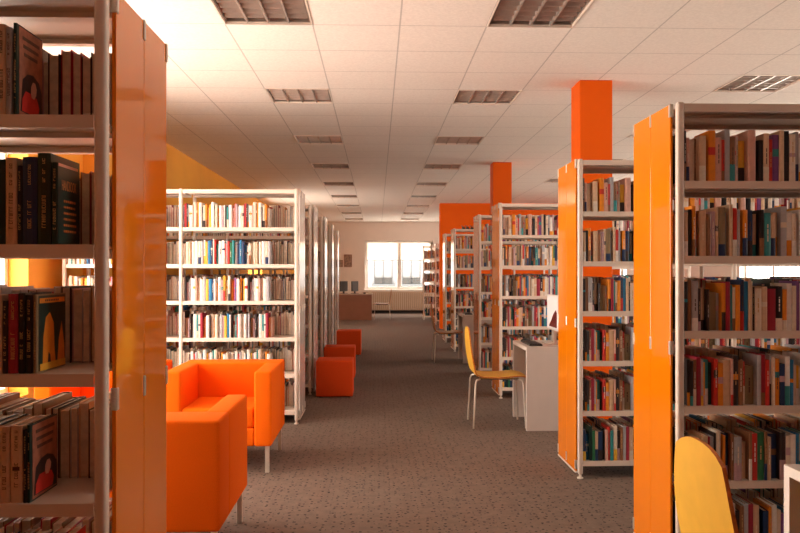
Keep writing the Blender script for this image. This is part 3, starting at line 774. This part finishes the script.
def keyboard(x, y, z, lab):
    r = empty('keyboard', (x, y, z), lab, 'keyboard', 'dark computer keyboards')
    MB().box(0, .12, 0, .36, 0, .014).build('keyboard_body', 'dark_plastic', r, bevel=.003, segs=1)
    k = MB()
    for i in range(5):
        for j in range(14): k.box(.008 + i * .022, .026 + i * .022, .01 + j * .0245, .03 + j * .0245, .014, .019)
    k.build('keys', 'dark_plastic', r)
keyboard(1.36, 6.66, .738, 'dark keyboard on the pale desk with the white computer')
keyboard(1.36, 11.58, .738, 'dark keyboard on the farther pale desk')
mo = empty('mouse', (1.415, 7.10, .738), 'small dark mouse on the desk beside the dark keyboard', 'mouse')
q = MB()
for i in range(9):
    for j in range(12):
        pass
for a0 in range(6):
    e0, e1 = a0 / 6 * PI / 2, (a0 + 1) / 6 * PI / 2
    for j in range(12):
        g0, g1 = j / 12 * 2 * PI, (j + 1) / 12 * 2 * PI
        P = lambda e, g: (.05 * math.cos(e) * math.cos(g), .031 * math.cos(e) * math.sin(g), .032 * math.sin(e))
        q.quad([P(e0, g0), P(e0, g1), P(e1, g1), P(e1, g0)])
q.quad([(.05 * math.cos(-j / 12 * 2 * PI), .031 * math.sin(-j / 12 * 2 * PI), 0) for j in range(12)])
q.build('mouse_shell', 'dark_plastic', mo, smooth=True)
MB().box(.012, .028, -.003, .003, .026, .034).build('scroll_wheel', 'clip_metal', mo)

mn = empty('monitor', (1.64, 6.90, .738), 'white all-in-one computer with dark red picture, on the pale desk', 'monitor')
mn_b = MB().box(-.018, .022, -.215, .215, .125, .45).build('monitor_case', 'white_plastic', mn, bevel=.006)
MB().box(-.0205, -.0182, -.195, .195, .150, .432).build('screen', 'screen_white', mn)
q = MB(); pts = [(.02 * 0 + -.19, .155), (-.19, .29), (-.15, .315), (-.06, .275), (.03, .21), (.10, .17), (.10, .155)]
n = len(pts); q.v = [(-.0225, y, z) for y, z in pts] + [(-.0206, y, z) for y, z in pts]
q.f = [tuple(range(n)), tuple(range(2 * n - 1, n - 1, -1))] + [(i, n + i, n + (i + 1) % n, (i + 1) % n) for i in range(n)]; q.m = [0] * len(q.f)
q.build('screen_picture', 'screen_red', mn, fixn=True)
MB().box(-.012, .012, -.05, .05, .012, .13).build('stand', 'clip_metal', mn, bevel=.003)
MB().box(-.10, .09, -.11, .11, 0, .012).build('stand_foot', 'clip_metal', mn, bevel=.003)

# ------------------------------------------------------------------ far end
ct = empty('counter', (-2.35, 21.9, 0), 'long brown service counter at the far end on the left', 'counter')
MB().box(0, 2.195, 0, .03, .0, .73).build('front_panel', 'counter_laminate', ct)
MB().box(2.165, 2.195, .03, .72, 0, .73).build('side_panel', 'counter_laminate', ct)
MB().box(0, .03, .03, .72, 0, .73).build('side_panel', 'counter_laminate', ct)
MB().box(-.02, 2.215, -.02, .74, .73, .76).build('countertop', 'counter_top', ct, bevel=.004)
def far_monitor(x, y, rz, lab):
    r = empty('monitor', (x, y, .76), lab, 'monitor', 'dark monitors on the counter', rz)
    MB().box(-.21, .21, -.02, .02, .07, .37).build('monitor_case', 'dark_plastic', r, bevel=.01)
    MB().box(-.19, .19, .0205, .0225, .09, .35).build('screen', 'screen_red', r)
    MB().box(-.03, .03, -.015, .015, .012, .08).build('stand', 'dark_plastic', r)
    MB().box(-.11, .11, -.08, .08, 0, .012).build('stand_foot', 'dark_plastic', r, bevel=.003)
far_monitor(-.985, 22.25, math.radians(62), 'dark monitor on the brown counter, the left of the two')
far_monitor(-.655, 22.25, math.radians(66), 'dark monitor on the brown counter, the right of the two')
pp = MB()
for k in range(4): pp.box(-.27 + .004 * k, -.17 + .003 * k, 22.0 + .005 * k, 22.28 + .004 * k, .76 + .012 * k, .772 + .012 * k)
tag(pp.build('paper_stack', 'paper'), 'small pale stack of paper at the right end of the brown counter', 'paper')
pt = MB().box(-.40, -.33, 22.05, 22.16, .76, .80)
tag(pt.build('stapler', 'dark_plastic', bevel=.008), 'small dark stapler on the brown counter left of the paper stack', 'stapler')

rd = empty('radiator', (-.50, YF - .10, 0), 'long cream ribbed radiator beneath the far window', 'radiator')
q = MB()
for k in range(34): q.box(.012 + k * .070, .062 + k * .070, 0.0, .06, .13, .70)
q.build('ribs', 'radiator_cream', rd, bevel=.006, segs=1)
MB().box(0, 2.40, .012, .085, .115, .128).build('bottom_rail', 'radiator_cream', rd)
MB().box(0, 2.40, .004, .095, .702, .725).build('top_rail', 'radiator_cream', rd)
for x in (.1, 2.25): MB().box(x, x + .04, .02, .06, 0, .116).build('bracket', 'radiator_cream', rd)

for (u0, u1, v0, v1, lab, dy) in ((336.5, 343.0, 260, 267, 'smaller of two brown prints on the far wall, lower left', .014), (344.0, 352, 254.5, 267, 'larger of two brown prints on the far wall above the monitors', .014)):
    s = (YF - dy) / 750; x0, x1, z1, z0 = (u0 - 377) * s, (u1 - 377) * s, 1.4 + (272 - v0) * s, 1.4 + (272 - v1) * s
    r = empty('framed_print', ((x0 + x1) / 2, YF - dy, z0), lab, 'picture', 'brown prints on the far wall'); w = (x1 - x0) / 2; h = z1 - z0
    MB().box(-w, w, 0, .012 if dy < .02 else .030, 0, h).build('frame', 'counter_laminate', r, bevel=.003)
    MB().box(-w + .015, w - .015, -.003, -.0005, .015, h - .015).build('print', 'poster_brown', r)

for k, w in enumerate(('left', 'middle', 'right')):
    x = 1.53 + .075 * k
    q = MB()
    for s in (-1, 1):
        n = len(q.v); q.v += [(x, 13.22, ZT + .026), (x + .004, 13.22, ZT + .026), (x + s * .030 + .004, 13.22, ZT + .066), (x + s * .030, 13.22, ZT + .066),
                              (x, 13.32, ZT + .026), (x + .004, 13.32, ZT + .026), (x + s * .030 + .004, 13.32, ZT + .066), (x + s * .030, 13.32, ZT + .066)]
        for f_ in ((0, 1, 2, 3), (4, 7, 6, 5), (0, 3, 7, 4), (1, 5, 6, 2), (3, 2, 6, 7), (0, 4, 5, 1)): q.f.append(tuple(n + i for i in f_)); q.m.append(0)
    q.box(x - .025, x + .029, 13.22, 13.32, ZT + .0012, ZT + .029)
    tag(q.build('card_holder', 'dark_plastic', fixn=True), '%s one of three small dark holders on top of the fifth right bookcase' % w, 'holder', 'small dark holders')

# ------------------------------------------------------------------ light and camera
S = bpy.context.scene
w = bpy.data.worlds.new('overcast'); S.world = w; w.use_nodes = True
bg = w.node_tree.nodes['Background']; bg.inputs['Color'].default_value = (1.0, .89, .77, 1); bg.inputs['Strength'].default_value = 12
def portal(x, y0, y1, z0, z1, sx):
    l = bpy.data.lights.new('window_daylight', 'AREA'); l.shape = 'RECTANGLE'; l.size = z1 - z0; l.size_y = y1 - y0; l.cycles.is_portal = True
    o = bpy.data.objects.new('window_daylight', l); C.objects.link(o); o.location = (x, (y0 + y1) / 2, (z0 + z1) / 2); o.rotation_euler = (0, sx * PI / 2, 0)
for (a, b_, c, d) in WL + WL_ADDED: portal(XL0 - .26, a, b_, c, d, -1)
for (a, b_, c, d) in WR: portal(XR + .26, a, b_, c, d, 1)
l = bpy.data.lights.new('window_daylight', 'AREA'); l.shape = 'RECTANGLE'; l.size = 2.3; l.size_y = 1.66; l.cycles.is_portal = True
o = bpy.data.objects.new('window_daylight', l); C.objects.link(o); o.location = (.745, YF + .31, 1.63); o.rotation_euler = (-PI / 2, 0, 0)

cam = bpy.data.cameras.new('camera'); cam.sensor_width = 36; cam.lens = 750 / 800 * 36; cam.shift_y = 5.5 / 800; cam.clip_start = .05; cam.clip_end = 200
co = bpy.data.objects.new('camera', cam); C.objects.link(co); co.location = (0, 0, 1.4); co.rotation_euler = (PI / 2, 0, -TH)
S.camera = co
S.cycles.max_bounces = 10; S.cycles.diffuse_bounces = 6; S.cycles.glossy_bounces = 5; S.cycles.transparent_max_bounces = 12
S.cycles.sample_clamp_indirect = 6.0
S.cycles.use_denoising = True
S.view_settings.view_transform = 'Standard'; S.view_settings.look = 'None'; S.view_settings.gamma = 1.0; S.view_settings.use_curve_mapping = False
S.view_settings.exposure = 0.28
